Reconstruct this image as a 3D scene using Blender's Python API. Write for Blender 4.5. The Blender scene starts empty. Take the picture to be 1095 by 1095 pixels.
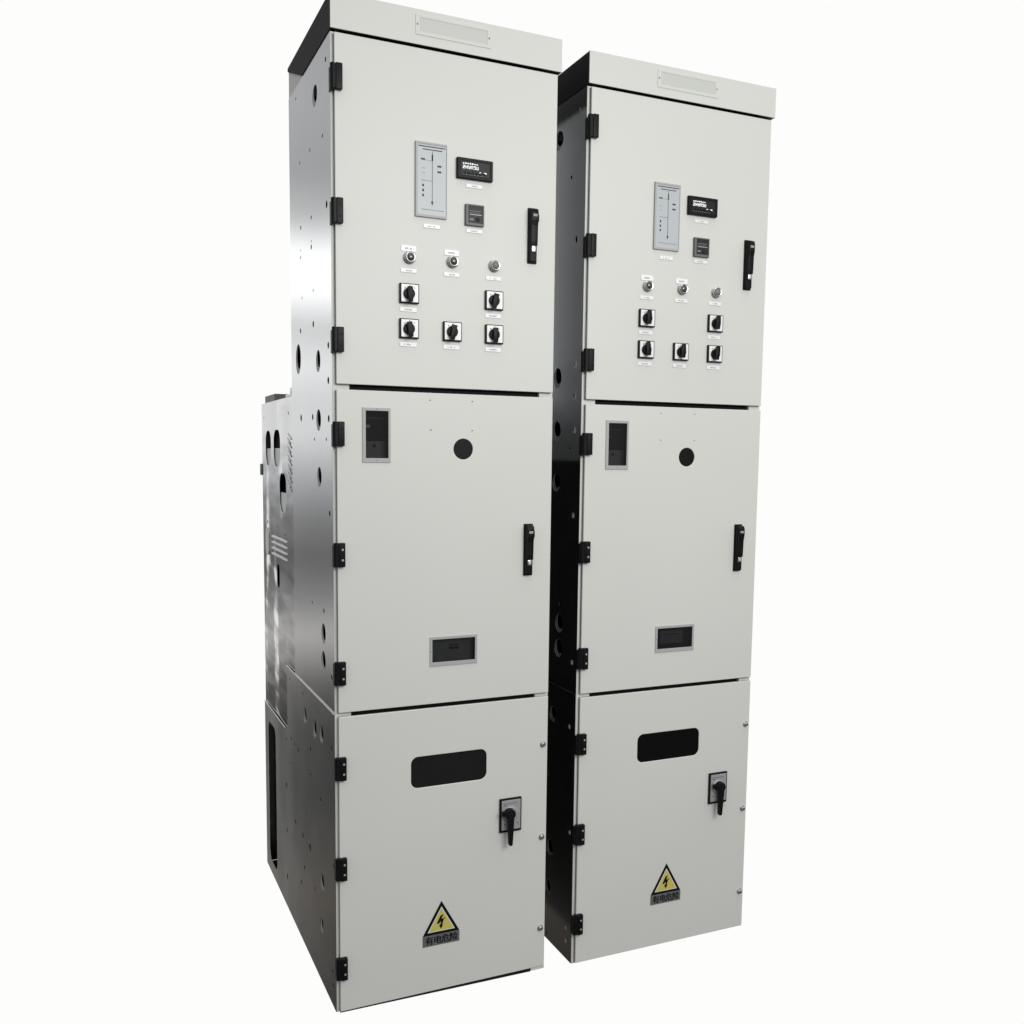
import bpy, bmesh, math, random
from mathutils import Matrix, Vector
random.seed(7)
S = bpy.context.scene
COL = S.collection
R = math.radians

# ------------------------------------------------------------------ camera
SZ = 1095.0
F_PX, CX, CY = 1019.30, 543.07, 592.34
YAW, PITCH, ROLL = -24.146, -5.770, -0.641
cam_d = bpy.data.cameras.new('camera'); cam = bpy.data.objects.new('camera', cam_d); COL.objects.link(cam)
cam_d.sensor_fit = 'HORIZONTAL'; cam_d.sensor_width = 36.0
cam_d.lens = 36.0 * F_PX / SZ
cam_d.shift_x = (SZ / 2 - CX) / SZ
cam_d.shift_y = (CY - SZ / 2) / SZ
cam_d.clip_start = 0.05; cam_d.clip_end = 200
Rw = Matrix.Rotation(R(YAW), 3, 'Z') @ Matrix.Rotation(R(PITCH), 3, 'X') @ Matrix.Rotation(R(ROLL), 3, 'Y')
M = (Rw @ Matrix.Rotation(R(90), 3, 'X')).to_4x4()
M.translation = Vector((-0.52562, -2.12903, 1.32565))
cam.matrix_world = M
S.camera = cam

# ------------------------------------------------------------------ world: plain white ahead, made-up dim surroundings for the metal to reflect
W = bpy.data.worlds.new('World'); S.world = W; W.use_nodes = True
nt = W.node_tree; nt.nodes.clear()
N = nt.nodes.new; Lk = nt.links.new
def math_node(tree, op, a, b=None, c=None, clamp=False):
    n = tree.nodes.new('ShaderNodeMath'); n.operation = op; n.use_clamp = clamp
    for i, v in enumerate((a, b, c)):
        if v is None: continue
        if isinstance(v, (int, float)): n.inputs[i].default_value = v
        else: tree.links.new(v, n.inputs[i])
    return n.outputs[0]
def mapr(tree, v, a0, a1, b0=0.0, b1=1.0, smooth=True):
    n = tree.nodes.new('ShaderNodeMapRange'); n.interpolation_type = 'SMOOTHSTEP' if smooth else 'LINEAR'
    tree.links.new(v, n.inputs[0])
    for i, k in enumerate((a0, a1, b0, b1)): n.inputs[i + 1].default_value = k
    return n.outputs[0]
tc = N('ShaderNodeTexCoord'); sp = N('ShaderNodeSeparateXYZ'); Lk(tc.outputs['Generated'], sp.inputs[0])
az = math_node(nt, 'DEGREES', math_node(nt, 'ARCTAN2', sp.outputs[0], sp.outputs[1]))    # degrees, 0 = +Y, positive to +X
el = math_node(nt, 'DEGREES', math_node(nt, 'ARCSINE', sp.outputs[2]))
# plain white between these azimuths
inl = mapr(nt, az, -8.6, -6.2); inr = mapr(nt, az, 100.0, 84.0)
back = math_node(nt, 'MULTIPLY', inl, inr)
# invented bands by elevation, shaped for the side panels' reflections (-50..50 deg)
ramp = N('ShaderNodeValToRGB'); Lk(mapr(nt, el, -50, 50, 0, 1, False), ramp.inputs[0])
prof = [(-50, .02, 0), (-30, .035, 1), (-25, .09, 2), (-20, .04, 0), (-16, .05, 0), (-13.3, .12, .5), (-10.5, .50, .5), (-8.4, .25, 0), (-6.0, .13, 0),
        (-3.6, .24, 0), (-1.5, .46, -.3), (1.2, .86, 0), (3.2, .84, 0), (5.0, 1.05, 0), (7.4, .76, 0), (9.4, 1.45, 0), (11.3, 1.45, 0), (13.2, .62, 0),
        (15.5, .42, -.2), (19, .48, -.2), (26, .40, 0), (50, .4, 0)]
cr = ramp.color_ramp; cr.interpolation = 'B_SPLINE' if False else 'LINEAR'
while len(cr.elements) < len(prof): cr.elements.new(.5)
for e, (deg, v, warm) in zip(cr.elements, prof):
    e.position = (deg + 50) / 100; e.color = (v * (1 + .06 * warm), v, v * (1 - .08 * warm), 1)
# behind the camera, with a bright zenith added to light top edges
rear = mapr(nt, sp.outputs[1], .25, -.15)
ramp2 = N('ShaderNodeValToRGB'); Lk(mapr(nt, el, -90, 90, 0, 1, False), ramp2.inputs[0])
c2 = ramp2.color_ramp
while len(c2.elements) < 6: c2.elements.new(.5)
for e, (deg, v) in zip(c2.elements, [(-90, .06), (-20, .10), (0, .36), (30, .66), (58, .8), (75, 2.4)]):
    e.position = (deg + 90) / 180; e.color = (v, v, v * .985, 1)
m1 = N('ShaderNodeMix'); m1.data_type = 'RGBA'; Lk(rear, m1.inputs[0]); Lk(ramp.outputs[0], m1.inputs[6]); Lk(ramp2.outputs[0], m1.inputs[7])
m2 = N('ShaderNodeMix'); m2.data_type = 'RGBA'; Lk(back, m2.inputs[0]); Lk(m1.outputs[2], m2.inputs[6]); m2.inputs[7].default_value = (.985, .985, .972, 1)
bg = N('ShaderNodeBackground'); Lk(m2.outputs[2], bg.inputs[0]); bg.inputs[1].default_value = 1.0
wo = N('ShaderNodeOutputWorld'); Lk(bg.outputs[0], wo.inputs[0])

# ------------------------------------------------------------------ lamps
def area(name, loc, target, sx, sy, power, col=(1, 1, .98)):
    d = bpy.data.lights.new(name, 'AREA'); d.shape = 'RECTANGLE'; d.size = sx; d.size_y = sy; d.energy = power; d.color = col
    o = bpy.data.objects.new(name, d); COL.objects.link(o)
    o.location = loc; o.rotation_euler = (Vector(target) - Vector(loc)).to_track_quat('-Z', 'Y').to_euler(); return o
area('front_fill', (1.0, -2.8, 2.35), (.55, 0, 1.35), 1.8, 1.2, 64)  # unseen lamp added in front, set for the brightness falloff down the doors

S.view_settings.view_transform = 'Standard'; S.view_settings.look = 'None'
S.view_settings.exposure = 0; S.view_settings.gamma = 1; S.view_settings.use_curve_mapping = False
S.render.engine = 'CYCLES'
S.cycles.max_bounces = 8; S.cycles.use_denoising = True

# ------------------------------------------------------------------ materials
def mat(name, col, rough=.5, metal=0.0, emit=0.0, spec=.5, bump=None, var=None, coat=0.0, wave=None):
    m = bpy.data.materials.new(name); m.use_nodes = True; t = m.node_tree; b = t.nodes['Principled BSDF']
    b.inputs['Base Color'].default_value = (*col, 1); b.inputs['Roughness'].default_value = rough
    b.inputs['Metallic'].default_value = metal; b.inputs['Specular IOR Level'].default_value = spec
    b.inputs['Coat Weight'].default_value = coat; b.inputs['Coat Roughness'].default_value = .1
    if emit: b.inputs['Emission Color'].default_value = (*col, 1); b.inputs['Emission Strength'].default_value = emit
    tcn = t.nodes.new('ShaderNodeTexCoord')
    def noise(scale, detail=3, sc=(1, 1, 1)):
        mp = t.nodes.new('ShaderNodeMapping'); mp.inputs['Scale'].default_value = sc; t.links.new(tcn.outputs['Object'], mp.inputs[0])
        n = t.nodes.new('ShaderNodeTexNoise'); n.inputs['Scale'].default_value = scale; n.inputs['Detail'].default_value = detail
        t.links.new(mp.outputs[0], n.inputs[0]); return n.outputs[0]
    if var:                                                    # (scale, amount) tone variation of the coat itself
        mx = t.nodes.new('ShaderNodeMix'); mx.data_type = 'RGBA'
        t.links.new(mapr(t, noise(var[0]), .3, .7, smooth=False), mx.inputs[0])
        k = 1 - var[1]; mx.inputs[6].default_value = (*[c * k for c in col], 1); mx.inputs[7].default_value = (*[min(1, c / k) for c in col], 1)
        t.links.new(mx.outputs[2], b.inputs['Base Color'])
    if len(var or ()) == 3:
        t.links.new(mapr(t, noise(var[2], 2), .3, .7, rough * .95, rough * 1.06, False), b.inputs['Roughness'])
    last = None
    for spec_b in (bump, wave):
        if spec_b:
            bp = t.nodes.new('ShaderNodeBump'); bp.inputs['Strength'].default_value = 1.0; bp.inputs['Distance'].default_value = spec_b[1]
            t.links.new(noise(spec_b[0], spec_b[2] if len(spec_b) > 2 else 2, spec_b[3] if len(spec_b) > 3 else (1, 1, 1)), bp.inputs['Height'])
            if last: t.links.new(last, bp.inputs['Normal'])
            last = bp.outputs[0]
    if last: t.links.new(last, b.inputs['Normal'])
    return m
PAINT = mat('grey_powder_coat', (.605, .612, .583), .46, var=(2.2, .012), bump=(900, .00004, 1), wave=(3.0, .0012, 1))
PAINT_C = mat('grey_powder_coat_cap', (.605, .612, .583), .46, var=(2.2, .012), bump=(900, .00004, 1))
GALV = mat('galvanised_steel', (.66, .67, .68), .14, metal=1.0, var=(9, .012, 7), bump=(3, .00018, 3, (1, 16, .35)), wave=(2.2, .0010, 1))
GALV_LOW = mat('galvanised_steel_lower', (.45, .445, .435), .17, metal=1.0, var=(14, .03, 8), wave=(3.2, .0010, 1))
SHINY = mat('thin_zinc_sheet', (.62, .625, .63), .06, metal=1.0, var=(6, .02), bump=(7, .0036, 1.5, (1, .5, 1.7)), wave=(4.5, .0068, 1, (1, 1.2, .3)))
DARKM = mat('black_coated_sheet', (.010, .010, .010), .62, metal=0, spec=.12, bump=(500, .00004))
INNER = mat('dark_interior', (.02, .02, .021), .7, spec=.2)
BLACK = mat('black_plastic', (.006, .006, .0065), .40, spec=.13, bump=(700, .00005))
GASKET = mat('rubber_gasket', (.015, .015, .015), .7, spec=.2)
WHITE = mat('white_plastic', (.80, .81, .81), .35)
TAG = mat('white_engraved_tag', (.82, .82, .83), .35)
INK = mat('dark_ink', (.06, .06, .065), .6)
INK2 = mat('faded_ink', (.30, .30, .31), .6)
CHROME = mat('chrome', (.55, .55, .55), .25, metal=1.0)
ZINC = mat('zinc_screw', (.55, .55, .55), .3, metal=1.0)
ALU = mat('brushed_aluminium', (.37, .375, .375), .5)
FACE = mat('silver_face_plate', (.33, .335, .34), .5, metal=.2)
MIMIC = mat('pale_blue_film', (.43, .465, .485), .4)
EDGE = mat('lit_edge_white', (.85, .85, .84), .35)  # near-white stands in for light caught on sheet edges and louvres
GAP_REFLECTOR = mat('gap_reflector_steel', (.46, .47, .48), .55, metal=1.0)  # grey of the added sheet, picked for what the gap reflects
SCREEN = mat('display_glass', (.012, .0125, .014), .4, spec=.2)
SCREEN2 = mat('meter_glass', (.02, .021, .022), .4, spec=.2)
GLYPH = mat('lit_characters', (.80, .82, .84), .5, emit=.45)
LENS = mat('dark_lens', (.05, .05, .052), .14, coat=.6)
YEL = mat('warning_yellow', (.52, .46, .125), .5)
STRIP = mat('grey_sticker', (.11, .114, .118), .5)
MESHM = mat('vent_wire', (.022, .022, .022), .5, spec=.2)
CARD = mat('plate_card', (.53, .54, .515), .35)
INGREY = mat('inner_grey_plate', (.16, .16, .16), .5)
INLIGHT = mat('inner_light_plate', (.80, .80, .80), .45)
def glass_mat():
    m = bpy.data.materials.new('tinted_window'); m.use_nodes = True; t = m.node_tree; t.nodes.clear()
    tr = t.nodes.new('ShaderNodeBsdfTransparent'); tr.inputs[0].default_value = (.62, .63, .63, 1)
    gl = t.nodes.new('ShaderNodeBsdfGlossy'); gl.inputs['Roughness'].default_value = .05
    fr = t.nodes.new('ShaderNodeFresnel'); fr.inputs[0].default_value = 1.45
    mx = t.nodes.new('ShaderNodeMixShader'); o = t.nodes.new('ShaderNodeOutputMaterial')
    t.links.new(fr.outputs[0], mx.inputs[0]); t.links.new(tr.outputs[0], mx.inputs[1]); t.links.new(gl.outputs[0], mx.inputs[2]); t.links.new(mx.outputs[0], o.inputs[0])
    return m
GLASS = glass_mat()

# ------------------------------------------------------------------ mesh helpers
class MB:
    """collects shapes, each with its own material, into ONE mesh object"""
    def __init__(s): s.bm = bmesh.new(); s.mats = []
    def mi(s, m):
        if m not in s.mats: s.mats.append(m)
        return s.mats.index(m)
    def _take(s, tmp, m, smooth=True):
        i = s.mi(m)
        for f in tmp.faces: f.material_index = i; f.smooth = smooth
        me = bpy.data.meshes.new('tmp'); tmp.to_mesh(me); tmp.free(); s.bm.from_mesh(me); bpy.data.meshes.remove(me)
    def box(s, x0, x1, y0, y1, z0, z1, m, bev=0, seg=2, rot=None, piv=None):
        t = bmesh.new(); bmesh.ops.create_cube(t, size=1)
        for v in t.verts: v.co = Vector(((x0 + x1) / 2 + v.co.x * (x1 - x0), (y0 + y1) / 2 + v.co.y * (y1 - y0), (z0 + z1) / 2 + v.co.z * (z1 - z0)))
        if bev: bmesh.ops.bevel(t, geom=t.edges[:], offset=bev, segments=seg, affect='EDGES', profile=.6)
        if rot is not None:
            p = Vector(piv) if piv else Vector(((x0 + x1) / 2, (y0 + y1) / 2, (z0 + z1) / 2))
            bmesh.ops.rotate(t, cent=p, matrix=rot, verts=t.verts)
        s._take(t, m, max(x1 - x0, y1 - y0, z1 - z0) < .06); return s
    def lathe(s, c, prof, m, axis='y', n=28):
        """prof: list of (radius, distance along -y from c) for axis y; for axis x the distance runs along -x; for z along +z"""
        t = bmesh.new(); rings = []
        for r, d in prof:
            ring = []
            if r < 1e-6: ring = [t.verts.new((0, -d, 0))] * n
            else:
                for k in range(n):
                    a = 2 * math.pi * k / n; ring.append(t.verts.new((r * math.cos(a), -d, r * math.sin(a))))
            rings.append(ring)
        for a, b in zip(rings, rings[1:]):
            for k in range(n):
                q = [a[k], a[(k + 1) % n], b[(k + 1) % n], b[k]]; q2 = []
                for v in q:
                    if v not in q2: q2.append(v)
                if len(q2) > 2:
                    try: t.faces.new(q2)
                    except ValueError: pass
        for ring in (rings[0], rings[-1]):
            if len(set(ring)) > 2: t.faces.new(ring)
        bmesh.ops.recalc_face_normals(t, faces=t.faces)
        if axis == 'x': bmesh.ops.rotate(t, cent=(0, 0, 0), matrix=Matrix.Rotation(-math.pi / 2, 3, 'Z'), verts=t.verts)
        if axis == 'z': bmesh.ops.rotate(t, cent=(0, 0, 0), matrix=Matrix.Rotation(-math.pi / 2, 3, 'X'), verts=t.verts)
        bmesh.ops.translate(t, vec=c, verts=t.verts); s._take(t, m); return s
    def prism(s, pts, d0, d1, m, plane='xz', bev=0):
        """pts outline; extruded along y (plane xz) or along x (plane yz)"""
        t = bmesh.new()
        f3 = (lambda u, v, d: (u, d, v)) if plane == 'xz' else (lambda u, v, d: (d, u, v))
        a = [t.verts.new(f3(u, v, d0)) for u, v in pts]; b = [t.verts.new(f3(u, v, d1)) for u, v in pts]
        t.faces.new(a); t.faces.new(b[::-1]); n = len(pts)
        for k in range(n): t.faces.new((a[k], b[k], b[(k + 1) % n], a[(k + 1) % n]))
        bmesh.ops.recalc_face_normals(t, faces=t.faces)
        if bev: bmesh.ops.bevel(t, geom=t.edges[:], offset=bev, segments=2, affect='EDGES', profile=.6)
        s._take(t, m); return s
    def plate(s, loops, d0, d1, m, plane='xz', bev=.0005):
        """flat sheet with cut-outs: loops[0] is the outline, the rest are holes"""
        cu = bpy.data.curves.new('c', 'CURVE'); cu.dimensions = '2D'; cu.fill_mode = 'BOTH'
        th = abs(d1 - d0); cu.extrude = max(th / 2 - bev, 1e-5); cu.bevel_depth = bev; cu.bevel_resolution = 1; cu.offset = -bev
        for lp in loops:
            spn = cu.splines.new('POLY'); spn.points.add(len(lp) - 1)
            for p, (u, v) in zip(spn.points, lp): p.co = (u, v, 0, 1)
            spn.use_cyclic_u = True
        ob = bpy.data.objects.new('c', cu); COL.objects.link(ob)
        me = bpy.data.meshes.new_from_object(ob.evaluated_get(bpy.context.evaluated_depsgraph_get()))
        bpy.data.objects.remove(ob); bpy.data.curves.remove(cu)
        t = bmesh.new(); t.from_mesh(me); bpy.data.meshes.remove(me); mid = (d0 + d1) / 2
        for v in t.verts:
            u, w, d = v.co; v.co = (u, mid - d, w) if plane == 'xz' else (mid + d, u, w)
        bmesh.ops.remove_doubles(t, verts=t.verts, dist=1e-6)
        bmesh.ops.recalc_face_normals(t, faces=t.faces)
        s._take(t, m, False); return s
    def build(s, name, parent=None, label=None):
        me = bpy.data.meshes.new(name); s.bm.to_mesh(me); s.bm.free()
        for m in s.mats: me.materials.append(m)
        fl = [p.use_smooth for p in me.polygons]; me.set_sharp_from_angle(angle=R(32)); me.polygons.foreach_set('use_smooth', fl)
        o = bpy.data.objects.new(name, me); COL.objects.link(o); o.parent = parent
        if label: o['label'] = label
        return o
def rr(x0, x1, z0, z1, r, n=6):
    """rounded rectangle outline"""
    o = []
    for cx, cz, a0 in ((x1 - r, z1 - r, 0), (x0 + r, z1 - r, 90), (x0 + r, z0 + r, 180), (x1 - r, z0 + r, 270)):
        for k in range(n + 1):
            a = R(a0 + 90 * k / n); o.append((cx + r * math.cos(a), cz + r * math.sin(a)))
    return o
def rect(x0, x1, z0, z1): return [(x0, z0), (x1, z0), (x1, z1), (x0, z1)]
def circ(x, z, r, n=20): return [(x + r * math.cos(2 * math.pi * k / n), z + r * math.sin(2 * math.pi * k / n)) for k in range(n)]

WID = .55
H_BIG = []      # filled below

def tiny_marks(mb, x0, x1, z, h, y, m, n=5):
    """row of small strokes standing for writing too small to read"""
    w = (x1 - x0) / n
    for k in range(n):
        if random.random() < .12: continue
        a = x0 + k * w
        mb.box(a, a + w * .62, y - .0002, y, z - h / 2, z + h / 2 * random.uniform(.5, 1), m)

def name_tag(parent, cx, cz, w=.040, h=.0085, bright=True):
    mb = MB(); mb.box(cx - w / 2, cx + w / 2, -.0016, 0, cz - h / 2, cz + h / 2, TAG, .0004, 1)
    tiny_marks(mb, cx - w * .24, cx + w * .24, cz, h * .38, -.0016, INK2, 6)
    return mb.build('name_tag', parent)

def hinge(parent, z, kind):
    h = .0275
    mb = MB()
    mb.box(.0045, .0195, -.0115, .0, z - h, z + h, BLACK, .002, 3)                       # leaf on the door
    mb.box(-.0052, -.0031, .000, .0150, z - h - .002, z + h - .006, BLACK, .0008, 1)     # leaf on the frame
    mb.lathe((-.0005, -.0035, z - h), [(.0045, 0), (.0062, .001), (.0062, 2 * h - .001), (.0045, 2 * h)], BLACK, 'z', 18)
    mb.box(-.001, .007, -.0095, -.003, z - h + .002, z + h - .002, BLACK, .001, 1)
    for dz in (-.012, .012): mb.lathe((.013, -.0113, z + dz), [(.0026, 0), (.0026, .0005), (.0010, .0009), (0, .0009)], BLACK if kind else FACE, 'y', 12)
    return mb.build('hinge', parent)

def door_screw(parent, x, z):
    mb = MB()
    mb.lathe((x, 0, z), [(.0078, 0), (.0078, .0012), (.0055, .0016), (.0055, .0065), (.0044, .0078), (0, .0078)], ZINC, 'y', 20)
    mb.box(x - .0038, x + .0038, -.0081, -.0075, z - .0006, z + .0006, INK)
    return mb.build('screw', parent)

def swing_handle(root, z0, z1):
    mb = MB()
    mb.box(.4705, .4945, -.0045, 0, z0, z1, BLACK, .0018, 3)
    mb.box(.4725, .4905, -.013, -.004, z0 + .003, z1 - .004, BLACK, .0025, 3)
    h = mb.build('door_handle', root)
    lv = MB()
    zt = z1 - .003
    prof = [(-.012, zt), (-.0185, zt - .002), (-.0215, zt - .010), (-.0215, zt - .028), (-.0185, zt - .040), (-.0175, z0 + .052), (-.0165, z0 + .040), (-.0115, z0 + .040)]
    lv.prism([(y, z) for y, z in prof], .4735, .4905, BLACK, 'yz', .0012)
    lv.box(.4895, .4940, -.017, -.008, zt - .030, zt - .014, BLACK, .0018, 2)
    lv.build('lever', h)
    lk = MB(); lk.box(.4762, .4868, -.0165, -.0125, z0 + .0255, z0 + .0395, CHROME, .0016, 2); lk.box(.4800, .4830, -.0168, -.0160, z0 + .029, z0 + .0360, WHITE, .0003, 1)
    lk.build('lock_button', h)
    st = MB(); st.box(.476, .487, -.0220, -.0214, zt - .020, zt - .014, INK2, .0002, 1); st.build('maker_mark', h)
    return h

def rotary_switch(root, cx, cz, ang):
    mb = MB(); w, h = .0455, .0445
    mb.box(cx - w / 2, cx + w / 2, -.0075, 0, cz - h / 2, cz + h / 2, BLACK, .0012, 2)
    mb.box(cx - w / 2 + .0028, cx + w / 2 - .0022, -.0083, -.0070, cz - h / 2 + .0030, cz + h / 2 - .0022, WHITE, .0004, 1)
    for k in range(3):                                                                  # position marks on the dial
        a = R(90 + (k - 1) * 42); mb.box(cx + .0165 * math.cos(a) - .001, cx + .0165 * math.cos(a) + .001, -.0085, -.0082, cz + .0172 * math.sin(a) - .0012, cz + .0172 * math.sin(a) + .0012, INK)
    p = mb.build('rotary_switch', root)
    kb = MB(); rot = Matrix.Rotation(R(ang), 3, 'Y')
    kb.lathe((cx - .002, -.0082, cz - .001), [(.0132, 0), (.0132, .005), (.0118, .0068), (.0, .0068)], BLACK, 'y', 28)
    pts = [(-.0058, -.0150), (.0058, -.0150), (.0066, .004), (.0042, .0195), (-.0042, .0195), (-.0066, .004)]
    t = [(cx - .002 + u * math.cos(R(ang)) + v * math.sin(R(ang)), cz - .001 - u * math.sin(R(ang)) + v * math.cos(R(ang))) for u, v in pts]
    kb.prism(t, -.0145, -.0225, BLACK, 'xz', .0012)
    kb.build('knob', p)
    return p

def indicator(root, cx, cz, tag_above=True, face=LENS):
    mb = MB()
    mb.lathe((cx, 0, cz), [(.0145, 0), (.0145, .0030), (.0128, .0050), (.0128, .0095), (.0108, .0115), (.0092, .0112), (.0092, .006)], CHROME, 'y', 32)
    p = mb.build('indicator_lamp', root)
    ln = MB(); ln.lathe((cx, -.006, cz), [(.0092, 0), (.0092, .0035), (.0078, .0055), (.0045, .0070), (0, .0075)], face, 'y', 28)
    ln.build('lens', p)
    name_tag(root, cx - .002, cz - .0290, .038, .0085)
    if tag_above: name_tag(root, cx - .002, cz + .0200, .036, .0125)
    return p

def display_unit(root):
    x0, x1, z0, z1 = .287, .3765, 1.9655, 2.0125
    mb = MB(); mb.box(x0, x1, -.0075, 0, z0, z1, BLACK, .0022, 3)
    mb.plate([rr(x0 + .001, x1 - .001, z0 + .001, z1 - .001, .0015), rect(x0 + .009, x1 - .008, z0 + .0075, z1 - .007)], -.0078, -.0098, BLACK, 'xz', .0004)
    d = mb.build('digital_display', root)
    s = MB(); s.box(x0 + .0092, x1 - .0082, -.0084, -.0076, z0 + .0077, z1 - .0072, SCREEN)
    # the lit read-out: two rows on the left, keys along the bottom right
    r = random.Random(3)
    for k in range(7):
        a = x0 + .0135 + k * .0056; s.box(a, a + .0036, -.0090, -.0083, z1 - .0145, z1 - .0115 + r.uniform(-.001, .0006), GLYPH)
    for k in range(6):
        a = x0 + .0135 + k * .0068; b = z1 - .0245
        on = r.sample(['t', 'm', 'b', 'l', 'r', 'L', 'Q'], 5)
        if 't' in on: s.box(a, a + .0048, -.0090, -.0083, b + .0058, b + .0072, GLYPH)
        if 'm' in on: s.box(a, a + .0048, -.0090, -.0083, b + .0028, b + .0042, GLYPH)
        if 'b' in on: s.box(a, a + .0048, -.0090, -.0083, b - .0002, b + .0010, GLYPH)
        if 'l' in on: s.box(a - .0002, a + .0012, -.0091, -.0083, b + .0000, b + .0036, GLYPH)
        if 'r' in on: s.box(a + .0036, a + .0050, -.0091, -.0083, b + .0000, b + .0036, GLYPH)
        if 'L' in on: s.box(a - .0002, a + .0012, -.0091, -.0083, b + .0034, b + .0070, GLYPH)
        if 'Q' in on: s.box(a + .0036, a + .0050, -.0091, -.0083, b + .0034, b + .0070, GLYPH)
    for k in range(6):
        a = x0 + .0185 + k * .0098; s.lathe((a, -.0084, z0 + .0135), [(.0030, 0), (.0030, .0012), (.0022, .0018), (0, .0018)], BLACK, 'y', 14)
    for a, w in ((x0 + .055, .004), (x0 + .066, .0065)): s.box(a, a + w, -.0091, -.0083, z0 + .0150, z0 + .0180, GLYPH)
    for k in range(8): s.box(x0 + .015 + k * .0068, x0 + .018 + k * .0068, -.0088, -.0083, z0 + .0089, z0 + .0097, INK2)
    s.build('screen', d)
    name_tag(root, .332, 1.9525, .040, .0082)

def meter(root):
    x0, x1, z0, z1 = .309, .3555, 1.8620, 1.9105
    mb = MB(); mb.box(x0, x1, -.0055, 0, z0, z1, STRIP, .0012, 2)
    mb.plate([rr(x0 + .0006, x1 - .0004, z0 + .0006, z1 - .0004, .001), rect(x0 + .0065, x1 - .0030, z0 + .0060, z1 - .0035)], -.0058, -.0078, STRIP, 'xz', .0004)
    d = mb.build('temperature_controller', root)
    s = MB(); s.box(x0 + .0067, x1 - .0032, -.0066, -.0056, z0 + .0062, z1 - .0037, SCREEN2)
    s.box(x0 + .0100, x1 - .0060, -.0070, -.0065, z0 + .0245, z0 + .0262, FACE)
    s.box(x0 + .0100, x1 - .0080, -.0070, -.0065, z0 + .0330, z0 + .0338, INK2)
    s.box(x0 + .0100, x1 - .0100, -.0070, -.0065, z0 + .0290, z0 + .0296, INK2)
    s.lathe((x0 + .030, -.0065, z0 + .0145), [(.0052, 0), (.0052, .001), (0, .0014)], INNER, 'y', 16)
    s.box(x0 + .0100, x0 + .0200, -.0070, -.0065, z0 + .0120, z0 + .0165, INGREY)
    s.build('screen', d)
    name_tag(root, .333, 1.8513, .040, .0082)

def mimic(root):
    x0, x1, z0, z1 = .1873, .2635, 1.8695, 2.0350
    mb = MB(); mb.box(x0, x1, -.0035, 0, z0, z1, ALU, .0008, 2)
    mb.plate([rect(x0 + .0003, x1 - .0003, z0 + .0003, z1 - .0003), rect(x0 + .0050, x1 - .0020, z0 + .0058, z1 - .0050)], -.0037, -.0052, ALU, 'xz', .0004)
    d = mb.build('mimic_diagram', root)
    f = MB(); y = -.0041
    f.box(x0 + .0052, x1 - .0022, y, -.0036, z0 + .0060, z1 - .0052, MIMIC)
    def ln(a, b, c, e, m=INK): f.box(a, b, y - .0003, y, c, e, m)
    xc = x0 + .0405
    ln(x0 + .0075, x1 - .0045, z1 - .0110, z1 - .0086)                     # bus bar
    ln(x0 + .0175, x1 - .0120, z1 - .0172, z1 - .0152)
    ln(xc - .0006, xc + .0006, z0 + .030, z1 - .019)                       # riser
    ln(xc - .0016, xc + .0016, z1 - .040, z1 - .026)
    f.prism([(xc - .0030, z0 + .036), (xc + .0030, z0 + .036), (xc, z0 + .027)], y, y - .0004, INK)
    ln(x0 + .0150, xc, z1 - .0400, z1 - .0392, INK2); ln(x0 + .0130, x0 + .0230, z1 - .0395, z1 - .0365)
    ln(x0 + .0140, xc, z1 - .0850, z1 - .0838, INK2)
    for k in range(3): ln(x0 + .0165, x0 + .0205, z1 - .0980 - k * .0110, z1 - .0925 - k * .0110)
    for k in range(2): ln(x0 + .0530, x0 + .0625, z1 - .0520 - k * .0125, z1 - .0482 - k * .0125)
    ln(x0 + .0150, x1 - .0080, z0 + .0165, z0 + .0178, INK2)
    for k in range(2): ln(x0 + .0150, x0 + .0235, z1 - .058 - k * .010, z1 - .0572 - k * .010, INK2)
    f.build('film', d)
    name_tag(root, .2278, 1.8510, .040, .0085)

def main_switch(root, lx, tilt):
    x0, x1, z0, z1 = .4125, .4725, .3825, .4700
    mb = MB(); mb.box(x0, x1, -.0060, 0, z0, z1, BLACK, .0015, 2)
    mb.box(x0 + .0045, x1 - .0035, -.0072, -.0055, z0 + .0060, z1 - .0045, FACE, .0006, 1)
    mb.box(x0 + .009, x1 - .012, -.0075, -.0071, z1 - .0135, z1 - .0125, INK)
    mb.box(x0 + .009, x0 + .018, -.0075, -.0071, z1 - .0180, z1 - .0165, INK)
    for k, (a, b) in enumerate(((.010, .050), (.046, .046), (.047, .020), (.011, .020))): mb.box(x0 + a, x0 + a + .004, -.0075, -.0071, z0 + b, z0 + b + .0025, INK)
    mb.lathe((x0 + .029, -.0070, z0 + .048), [(.0195, 0), (.0195, .0030), (.0175, .0045), (0, .0045)], FACE, 'y', 28)
    p = mb.build('main_switch', root)
    lv = MB(); c = (lx, -.0100, .4335)
    lv.lathe(c, [(.0125, 0), (.0145, .002), (.0145, .013), (.0125, .0165), (.004, .0172), (.0035, .0162), (0, .0162)], BLACK, 'y', 28)
    q = [(-.0085, .006), (.0085, .006), (.0078, -.020), (.0058, -.060), (.0048, -.0765), (.003, -.0795), (-.003, -.0795), (-.0048, -.0765), (-.0058, -.060), (-.0078, -.020)]
    a = R(tilt)
    lv.prism([(c[0] + u * math.cos(a) - v * math.sin(a), c[2] + u * math.sin(a) + v * math.cos(a)) for u, v in q], -.0165, -.0285, BLACK, 'xz', .0022)
    lv.box(c[0] - .022, c[0] - .006, -.0200, -.0120, c[2] - .004, c[2] + .0085, BLACK, .002, 2)
    lv.build('switch_lever', p)
    return p

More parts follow.
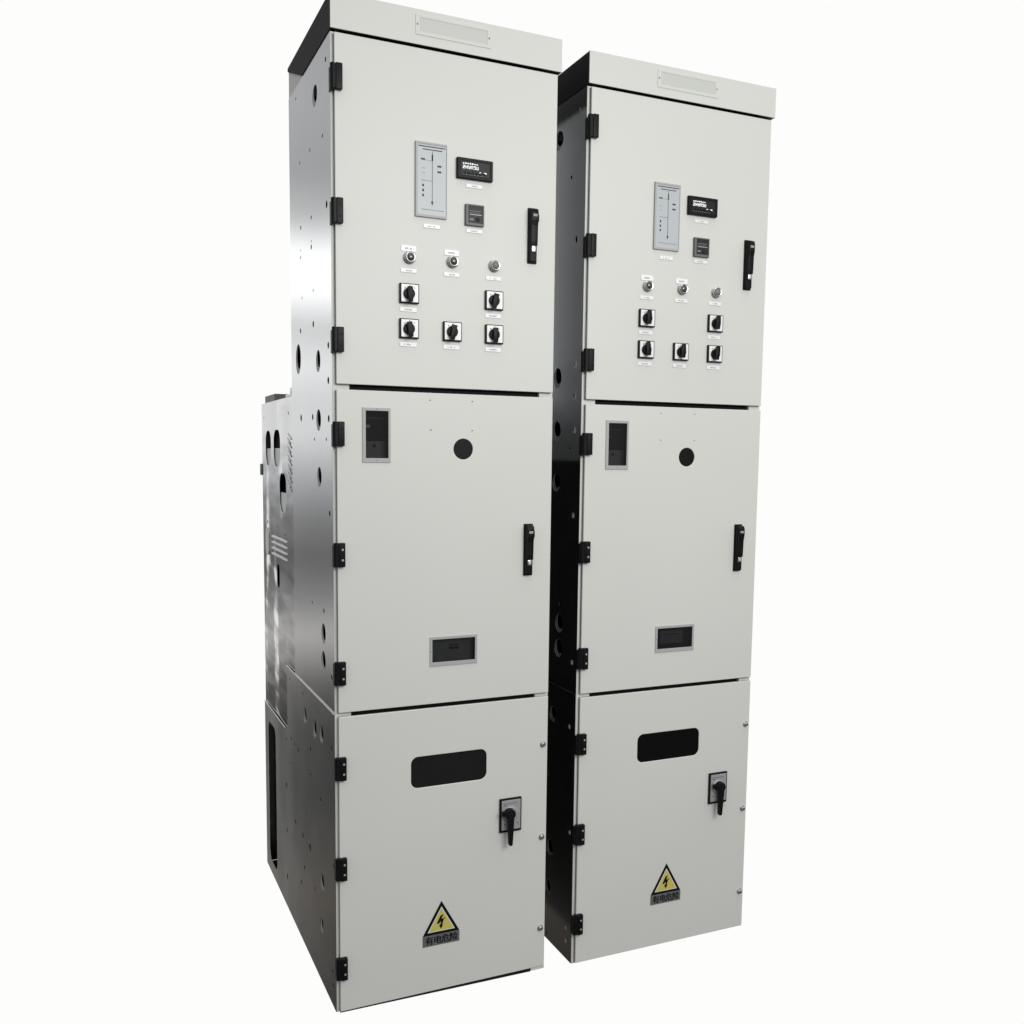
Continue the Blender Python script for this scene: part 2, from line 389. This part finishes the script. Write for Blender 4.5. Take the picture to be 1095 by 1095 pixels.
def warning_sign(root, dx):
    mb = MB(); ax, bx0, bx1, zb, zt = .2590 + dx, .2105 + dx, .3065 + dx, .1472, .2312
    mb.prism([(bx0, zb), (bx1, zb), (ax, zt)], -.0010, 0, BLACK)
    def tri(k): 
        cx, cz = (bx0 + bx1 + ax) / 3, (zb * 2 + zt) / 3
        return [(cx + (x - cx) * k, cz + (z - cz) * k) for x, z in ((bx0, zb), (bx1, zb), (ax, zt))]
    mb.prism(tri(.745), -.0012, -.0009, TAG); mb.prism(tri(.695), -.0014, -.0011, YEL)
    # lightning bolt with an arrow head
    bolt = [(.0045, .0255), (-.0025, .0235), (-.0095, .0085), (-.0060, .0070), (-.0010, .0120), (-.0025, .0045), (-.0052, .0052), (-.0012, -.0040), (.0035, .0040), (.0012, .0042), (.0052, .0170), (.0085, .0150), (.0068, .0185), (.0020, .0165), (.0000, .0180)]
    mb.prism([(ax + u * 1.3, zb + .0175 + v * 1.25) for u, v in bolt], -.0017, -.0013, BLACK)
    s = mb.build('warning_sign', root)
    st = MB(); st.box(bx0 - .0005, bx1 + .0005, -.0010, 0, .1190, .1466, STRIP, .0002, 1)
    sg = st.build('caption_strip', s)
    try:
        for k, ch in enumerate('有电危险'):
            cu = bpy.data.curves.new('t', 'FONT'); cu.body = ch; cu.size = .0225; cu.align_x = 'CENTER'; cu.extrude = .0001; cu.offset = 0
            ob = bpy.data.objects.new('t', cu); COL.objects.link(ob)
            me = bpy.data.meshes.new_from_object(ob.evaluated_get(bpy.context.evaluated_depsgraph_get()))
            bpy.data.objects.remove(ob); bpy.data.curves.remove(cu)
            if len(me.vertices) < 4: raise RuntimeError('no glyph')
            cx = bx0 + .017 + k * .0212
            me.transform(Matrix.Translation((cx, -.0013, .1250)) @ Matrix.Rotation(R(90), 4, 'X'))
            gb = bmesh.new(); gb.from_mesh(me)
            for dx, dz in ((.0006, 0), (-.0006, .0), (0, .0005)):                       # heavy strokes
                cp = me.copy(); cp.transform(Matrix.Translation((dx, -.00003 * (1 + (dx > 0) + 2 * (dz > 0)), dz))); gb.from_mesh(cp); bpy.data.meshes.remove(cp)
            gb.to_mesh(me); gb.free()
            me.materials.clear(); me.materials.append(BLACK); me.name = 'character'
            o = bpy.data.objects.new('character', me); COL.objects.link(o); o.parent = s
    except Exception as ex: print('glyphs', ex)
    return s

# holes of the side sheet, (depth, height, radius)
SMALL_UP = [(.0512, 2.196, .0055), (.368, 2.2136, .0045), (.087, 2.044, .0042), (.216, 2.049, .0042), (.3305, 2.05, .004), (.0512, 1.8855, .0075),
            (.2066, 1.891, .0045), (.3264, 1.892, .0048), (.2096, 1.823, .0055), (.2096, 1.836, .003), (.332, 1.8205, .004), (.332, 1.838, .0025), (.1938, 1.719, .0035), (.3195, 1.719, .0035),
            (.1952, 1.6394, .007), (.3414, 1.640, .006), (.0455, 1.5746, .007), (.048, 1.496, .0075), (.3446, 1.4209, .008), (.2106, 1.4188, .007),
            (.0464, 1.4097, .0075), (.1925, 1.3646, .004), (.0717, 1.363, .004), (.0445, 1.192, .0065), (.2366, .958, .004), (.1104, .955, .0055), (.0366, .8086, .006)]
BIG_UP = [(.159, 2.154, .024, .024), (.371, 1.572, .030, .038), (.147, 1.548, .022, .026), (.1479, 1.4095, .024, .0255), (.1452, 1.274, .022, .0245), (.1153, .8995, .021, .025), (.1177, .8315, .021, .025)]
SMALL_LO = [(.5274, .6959, .006), (.3554, .6955, .004), (.1787, .692, .0035), (.5899, .5065, .0045), (.5162, .528, .0055), (.4675, .525, .0055), (.4229, .521, .0065),
            (.5312, .452, .004), (.2675, .568, .0055), (.2705, .4997, .0055), (.5916, .368, .0085), (.042, .6357, .006), (.1586, .4718, .0055), (.4683, .3025, .0075),
            (.5917, .231, .0055), (.3713, .30, .0065), (.2848, .30, .0085), (.3552, .216, .006), (.3963, .157, .006), (.5947, .090, .007), (.2337, .2095, .004),
            (.0303, .352, .0055), (.044, .0813, .0055), (.0432, .0459, .006), (.1563, .0115, .004)]
BIG_LO = [(.3291, .6436, .017, .021), (.2161, .639, .019, .024), (.1411, .6454, .018, .022), (.147, .265, .019, .022), (.1553, .148, .016, .020)]
def oval(y, z, ry, rz, n=24): return [(y + ry * math.cos(2 * math.pi * k / n), z + rz * math.sin(2 * math.pi * k / n)) for k in range(n)]

def make_cabinet(label, loc, yaw, near):
    root = bpy.data.objects.new('switchgear_cabinet', None); COL.objects.link(root)
    root.location = loc; root.rotation_euler = (0, 0, R(yaw)); root['label'] = label; root['category'] = 'electrical cabinet'; root['group'] = 'grey switchgear cabinets standing side by side'
    root.empty_display_size = .2
    D1, D2, ZT, ZR, ZL, Z2 = .457, .9378, 2.2415, 1.4835, .7290, .5390
    # --- sheet metal
    mb = MB()
    loops = [[(.0112, -.004), (D1, -.004), (D1, ZT), (.0112, ZT)]]
    up_small = [c for c in SMALL_UP if c[1] > ZL + .02]
    mb.plate([rect(.0112, D1, ZL - .03, ZT)] + [circ(y, z, r * 1.1, 14) for y, z, r in up_small] + [oval(*b) for b in BIG_UP], -.0030, -.0021, GALV, 'yz', .0002)
    side = mb.build('side_panel', root, 'bare galvanised upper side panel punched with round and oval holes' if near else 'galvanised upper side panel in the shade')
    # inner lips shaped as pale crescents, standing for light on the hole rims
    for y, z, ry, rz in BIG_UP + BIG_LO:
        lip = MB(); lip.plate([oval(y, z, ry * 1.12, rz * 1.1), oval(y - .005, z + .006, ry * .84, rz * .84)], *((-.0019, -.0010) if z > ZL else (-.0029, -.0020)), ALU, 'yz', .0002); lip.build('lit_rim_crescent', side)
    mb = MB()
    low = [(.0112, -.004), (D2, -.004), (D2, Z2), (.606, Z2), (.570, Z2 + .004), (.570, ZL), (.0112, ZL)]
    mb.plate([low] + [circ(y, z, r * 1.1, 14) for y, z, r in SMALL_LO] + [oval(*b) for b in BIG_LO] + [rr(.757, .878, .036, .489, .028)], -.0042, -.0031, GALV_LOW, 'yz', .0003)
    mb.box(-.0056, -.0043, .0112, .570, ZL - .0024, ZL, EDGE if near else DARKM); mb.box(-.0056, -.0043, .606, D2, Z2 - .0024, Z2, EDGE)  # light on the top edges painted in as white strips, black when far
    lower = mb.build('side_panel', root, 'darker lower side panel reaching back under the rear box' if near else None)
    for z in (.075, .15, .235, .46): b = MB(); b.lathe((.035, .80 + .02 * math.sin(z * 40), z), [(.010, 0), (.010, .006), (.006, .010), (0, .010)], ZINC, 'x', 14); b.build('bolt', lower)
    # --- rear compartment
    mb = MB()
    slots = [rr(.788, .876, 1.294, 1.3985, .036), rr(.6435, .7435, 1.292, 1.3985, .036), rr(.563, .659, 1.163, 1.2745, .036), rr(.675, .715, .935, 1.006, .018)]
    dots = [(.86, 1.12, .006), (.70, 1.115, .004), (.63, 1.155, .004), (.82, 1.135, .004), (.58, 1.10, .005), (.52, 1.44, .005), (.90, 1.44, .004)]
    mb.plate([rect(D1 - .02, D2, Z2 - .02, ZR)] + slots + [circ(*d, 12) for d in dots], -.0009, .0006, SHINY, 'yz', .0004)
    for k in range(4):                                                                  # pressed louvres
        z = 1.083 - k * .0172
        mb.lathe((-.0004, .565, z), [(.001, 0), (.0052, .006), (.0052, .206), (.001, .212)], SHINY, 'y', 14) if False else None
        mb.prism([(.563, z - .003), (.567, z + .0022), (.778, z + .0022), (.784, z - .003)], -.0048, -.0008, EDGE, 'yz', .0010)
    mb.plate([rr(.835, .885, 1.018, 1.102, .02)], -.0038, -.0011, INLIGHT, 'yz', .001)
    for k in range(13):                                                                 # embossed zigzag marks
        z = 1.370 - k * .0118; o = .012 * (k % 2)
        mb.prism([(.478 + o, z), (.524 + o, z + .016), (.530 + o, z + .013), (.484 + o, z - .003)], -.0026, -.0008, ZINC, 'yz', .0006)
    mb.box(.0006, WID, D1 + .001, D2, ZR - .0015, ZR, SHINY)
    mb.box(.0006, WID, D2 - .0015, D2, .0, ZR - .0015, SHINY)
    rc = mb.build('rear_compartment', root)
    il = MB(); il.box(.0035, .0050, .775, .885, 1.27, 1.3455, INLIGHT); il.box(.0035, .0050, .63, .755, 1.27, 1.3455, INLIGHT); il.box(.0035, .0050, .55, .67, 1.14, 1.2190, INLIGHT)
    il.build('inner_plate', rc, 'light inner plate showing through the slots')
    tp = MB(); tp.box(.004, .05, .745, .903, ZR + .0005, ZR + .022, INGREY, .002, 2); tp.build('cable_gland', rc)
    tp = MB(); tp.box(.0, .03, .470, .560, ZR + .0005, ZR + .008, ZINC, .001); tp.box(.0, .012, .470, .500, ZR + .008, ZR + .024, ZINC, .001); tp.build('bracket', rc)
    tp = MB(); tp.box(-.004, .02, D2 + .0005, D2 + .030, 1.262, 1.298, STRIP, .003, 2); tp.build('latch', rc)
    # --- far side blackened to darken the gap's reflection, bottom, roof, interior back wall
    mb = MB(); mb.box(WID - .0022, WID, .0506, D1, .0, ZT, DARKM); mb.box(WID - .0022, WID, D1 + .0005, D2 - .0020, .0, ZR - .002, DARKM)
    mb.build('side_panel', root, 'side panel facing right, made black to darken the gap reflection')
    mb = MB(); mb.box(WID + .0001, WID + .0016, .052, D1, 1.32, ZT, GAP_REFLECTOR); mb.build('side_panel', root, 'added satin panel facing right, lightening the gap reflection')  # unseen sheet added so the neighbour's upper side reflects grey
    mb = MB(); mb.box(.0008, WID - .003, .052, D2 - .002, -.003, -.0005, DARKM); mb.build('base_plate', root)
    mb = MB(); mb.box(.006, WID - .003, D1 - .002, D1, ZR + .001, ZT - .002, SHINY); mb.box(.006, WID - .003, .40, .402, .001, ZT - .002, INNER)
    mb.box(.03, .032, .405, D2 - .003, .001, ZR - .003, INNER)
    mb.build('back_panel', root)
    # --- frame
    mb = MB()
    for a, b_ in ((-.0028, .036), (.513, WID)): mb.box(a, b_, .0105, .030 if near else .050, -.0040, ZT - .001, PAINT, .0006, 1)
    mb.build('frame', root)
    for za, zb in ((ZT - .06, ZT - .001), (1.45, 1.51), (.70, .755), (-.0035, .030)): mb = MB(); mb.box(.0365, .5125, .0200, .048, za, zb, DARKM); mb.build('cross_rail', root)
    if near:
        mb = MB(); mb.prism([(.0045, -.0032), (.508, -.0095), (.508, .0008), (.0045, .0008)], .0035, .0100, DARKM); mb.build('base_strip', root)
        mb = MB(); mb.box(.5085, .5470, .0030, .0100, -.0080, .0004, PAINT); mb.build('foot_block', root)
    # --- top cover
    mb = MB(); mb.box(-.0050, .5550, -.0030, .0002, 2.2430, 2.3180, PAINT_C, .0008, 2)
    top = mb.build('top_cover', root)
    c = MB(); c.box(-.0022, .5522, .0004, .0164, 2.2432, 2.2446, DARKM); c.prism([(.0004, 2.2430), (.290, 2.2430), (D1, 2.3090), (D1, 2.3175), (.0004, 2.3175)], -.0048, -.0024, DARKM, 'yz')
    c.prism([(.0004, 2.2430), (D1, 2.2430), (D1, 2.3175), (.0004, 2.3175)], .5524, .5548, DARKM, 'yz')
    c.box(-.0022, .5522, .0004, D1, 2.3150, 2.3172, DARKM); c.build('cover_skirt', top)
    c = MB(); c.box(-.0018, -.0004, .280, D1 - .0015, 2.2435, 2.3145, PAINT_C); c.box(-.0018, .5520, D1 - .0014, D1, 2.2435, 2.3145, PAINT_C); c.build('rear_flange', top)
    mb = MB(); x0, x1, z0, z1 = .1875, .3700, 2.2635, 2.3075
    mb.plate([rr(x0, x1, z0, z1, .002), rect(x0 + .010, x1 - .009, z0 + .0075, z1 - .0065)], -.0042, -.0031, PAINT_C, 'xz', .0005)
    mb.box(x0 + .0101, x1 - .0091, -.0037, -.0031, z0 + .0076, z1 - .0066, CARD)
    for xx, zz in ((x0 + .0045, (z0 + z1) / 2), (x1 - .0045, (z0 + z1) / 2)): mb.lathe((xx, -.0041, zz), [(.0022, 0), (.0020, .0006), (0, .0008)], INGREY, 'y', 12)
    mb.build('name_plate', top)
    # --- doors
    X0, X1 = .0040, .5460
    doors = []
    holes = {0: [], 1: [rect(.0690, .1255, 1.3195, 1.4300), rect(.2315, .3440, .8325, .8895), circ(.3095, 1.3445, .0245, 40)]
                + [circ(x, z, .0012, 8) for x, z in ((.2256, 1.4565), (.3315, 1.457), (.2277, 1.3873), (.332, 1.3878))],
             2: [rr(.1800, .3770, .5270, .6045, .0175)]}
    for k, (z0, z1) in enumerate(((1.4860, 2.2368), (.7320, 1.4740), (.0010, .7220))):
        mb = MB()
        mb.plate([rr(X0, X1, z0, z1, .0015, 3)] + holes[k], 0, .0030, PAINT, 'xz', .0014)
        for bx in ((X0 + .0004, X0 + .0020, z0 + .0015, z1 - .0015), (X1 - .0020, X1 - .0004, z0 + .0015, z1 - .0015)): mb.box(bx[0], bx[1], .0022, .0060, bx[2], bx[3], PAINT)
        for bz in ((z0 + .0004, z0 + .0020), (z1 - .0020, z1 - .0004)): mb.box(X0 + .0022, X1 - .0022, .0022, .0060, bz[0], bz[1], PAINT)
        d = mb.build('door', root, ('upper door carrying the instruments', 'middle door with two small windows and a round port', 'lower door with a mesh vent and yellow warning sign')[k])
        doors.append(d)
        g = MB(); g.plate([rect(X0 + .0008, X1 - .001, z0 + .001, z1 - .001), rect(X0 + .016, X1 - .016, z0 + .012, z1 - .012)], .0061, .0104, GASKET, 'xz', .0003); g.build('gasket', d)
        for z in ((2.143, 1.861, 1.583), (1.3745, 1.101, .826), (.600, .357, .111))[k]: hinge(d, z, k < 2 and z > 1.2)
    for z in (.598, .353, .107): door_screw(doors[2], .5325, z)
    # --- instruments of the upper door
    mimic(root); display_unit(root); meter(root)
    for k, x in enumerate((.1745, .2790, .3845)): indicator(root, x, 1.7765, k < 2, LENS if k < 2 else INGREY)
    angs = ([176, 190, 172, 188, 178] if near else [2, 6, -3, 4, 9])
    for (x, z), a in zip(((.1730, 1.6958), (.3838, 1.6960), (.1728, 1.6172), (.2784, 1.6170), (.3848, 1.6172)), angs):
        rotary_switch(root, x, z, a); name_tag(root, x - .001, z - .0355, .040, .0098)
    swing_handle(root, 1.7905, 1.9200)
    # --- middle door
    swing_handle(root, 1.0350, 1.1635)
    mb = MB(); mb.plate([rect(.0625, .1292, 1.3110, 1.4355), rect(.0705, .1240, 1.3210, 1.4285)], -.0022, -.0002, ALU, 'xz', .0005)
    mb.box(.064, .128, .0004, .0010, 1.312, 1.3125, ALU)
    for zz in (1.4320, 1.3155): mb.lathe((.0960, -.0021, zz), [(.0014, 0), (0, .0006)], INK, 'y', 10)
    w = mb.build('viewing_window', root)
    p = MB(); p.box(.0692, .1252, -.0001, .0010, 1.3198, 1.4298, GLASS); p.build('pane', w)
    p = MB(); p.box(.066, .129, .0035, .036, 1.316, 1.433, INNER) if False else None
    p.box(.060, .134, .0300, .0320, 1.305, 1.440, INNER); p.box(.064, .130, .0220, .0240, 1.305, 1.3600, INGREY); p.lathe((.097, .0218, 1.350), [(.004, 0), (.004, .002), (0, .003)], INNER, 'y', 14)
    p.box(.074, .088, .0255, .0280, 1.391, 1.3975, FACE); p.box(.070, .122, .0262, .0285, 1.412, 1.4135, INGREY); p.build('breaker_front', w)
    mb = MB(); mb.plate([rect(.2262, .3485, .8240, .8955), rect(.2325, .3430, .8335, .8890)], -.0022, -.0002, ALU, 'xz', .0005)
    for xx in (.2292, .3458): mb.lathe((xx, -.0021, .861), [(.0014, 0), (0, .0006)], INK, 'y', 10)
    w = mb.build('viewing_window', root)
    p = MB(); p.box(.2317, .3438, -.0001, .0010, .8328, .8892, GLASS); p.build('pane', w)
    p = MB(); p.box(.222, .354, .0160, .0180, .825, .900, INGREY); p.box(.2820, .3060, .0150, .0159, .8600, .8660, INNER); p.box(.2820, .3060, .0150, .0159, .8700, .8720, INNER)
    if not near: p.box(.230, .345, .0140, .0144, .828, .894, INNER); p.box(.2500, .3220, .0132, .0138, .8440, .8790, STRIP); p.box(.262, .310, .0128, .0131, .868, .870, INNER)
    p.build('breaker_front', w)
    mb = MB(); mb.lathe((.3095, .0032, 1.3445), [(.0242, 0), (.0242, .0012), (.0230, .0020), (0, .0020)], BLACK, 'y', 40); mb.build('round_plug', root)
    # --- lower door
    mb = MB(); vx0, vx1, vz0, vz1 = .176, .381, .523, .6085
    pitch = .0060 if near else .0042; n1 = int((vx1 - vx0 + vz1 - vz0) / pitch)
    for sgn in (1, -1):
        for k in range(n1 + 1):
            c0 = k * pitch
            if sgn > 0: xa, xb = vx0 + c0 - (vz1 - vz0), vx0 + c0; za, zb = vz0, vz1
            else: xa, xb = vx0 + c0, vx0 + c0 - (vz1 - vz0); za, zb = vz0, vz1
            def clip(xa, za, xb, zb):
                t0, t1 = 0.0, 1.0; dx = xb - xa
                for lo, hi in ((vx0, vx1),):
                    ta, tb = (lo - xa) / dx, (hi - xa) / dx
                    if ta > tb: ta, tb = tb, ta
                    t0, t1 = max(t0, ta), min(t1, tb)
                return t0, t1
            t0, t1 = clip(xa, za, xb, zb)
            if t1 - t0 < .02: continue
            p0 = (xa + (xb - xa) * t0, za + (zb - za) * t0); p1 = (xa + (xb - xa) * t1, za + (zb - za) * t1)
            wdt = .00062; ux, uz = (p1[0] - p0[0]), (p1[1] - p0[1]); ll = math.hypot(ux, uz); nx, nz = -uz / ll * wdt, ux / ll * wdt
            y0 = .0034 if sgn > 0 else .0041
            mb.prism([(p0[0] + nx, p0[1] + nz), (p1[0] + nx, p1[1] + nz), (p1[0] - nx, p1[1] - nz), (p0[0] - nx, p0[1] - nz)], y0, y0 + .0006, MESHM if near else BLACK)
    mb.plate([rr(vx0 - .004, vx1 + .004, vz0 - .004, vz1 + .004, .004), rr(.1812, .3758, .5282, .6033, .0165)], .0031, .0033, BLACK, 'xz', .00005)
    v = mb.build('vent_mesh', root)
    main_switch(root, .4345 if near else .4405, 0 if near else -1.5)
    warning_sign(root, 0 if near else .0236)
    return root

A = make_cabinet('tall grey switchgear cabinet showing its bare galvanised punched side and deep rear box', (0, 0, 0), 0, True)
B = make_cabinet('grey switchgear cabinet beside the other, only a narrow black strip of its side showing', (.63303, -.00382, -.0125), -.31545, False)
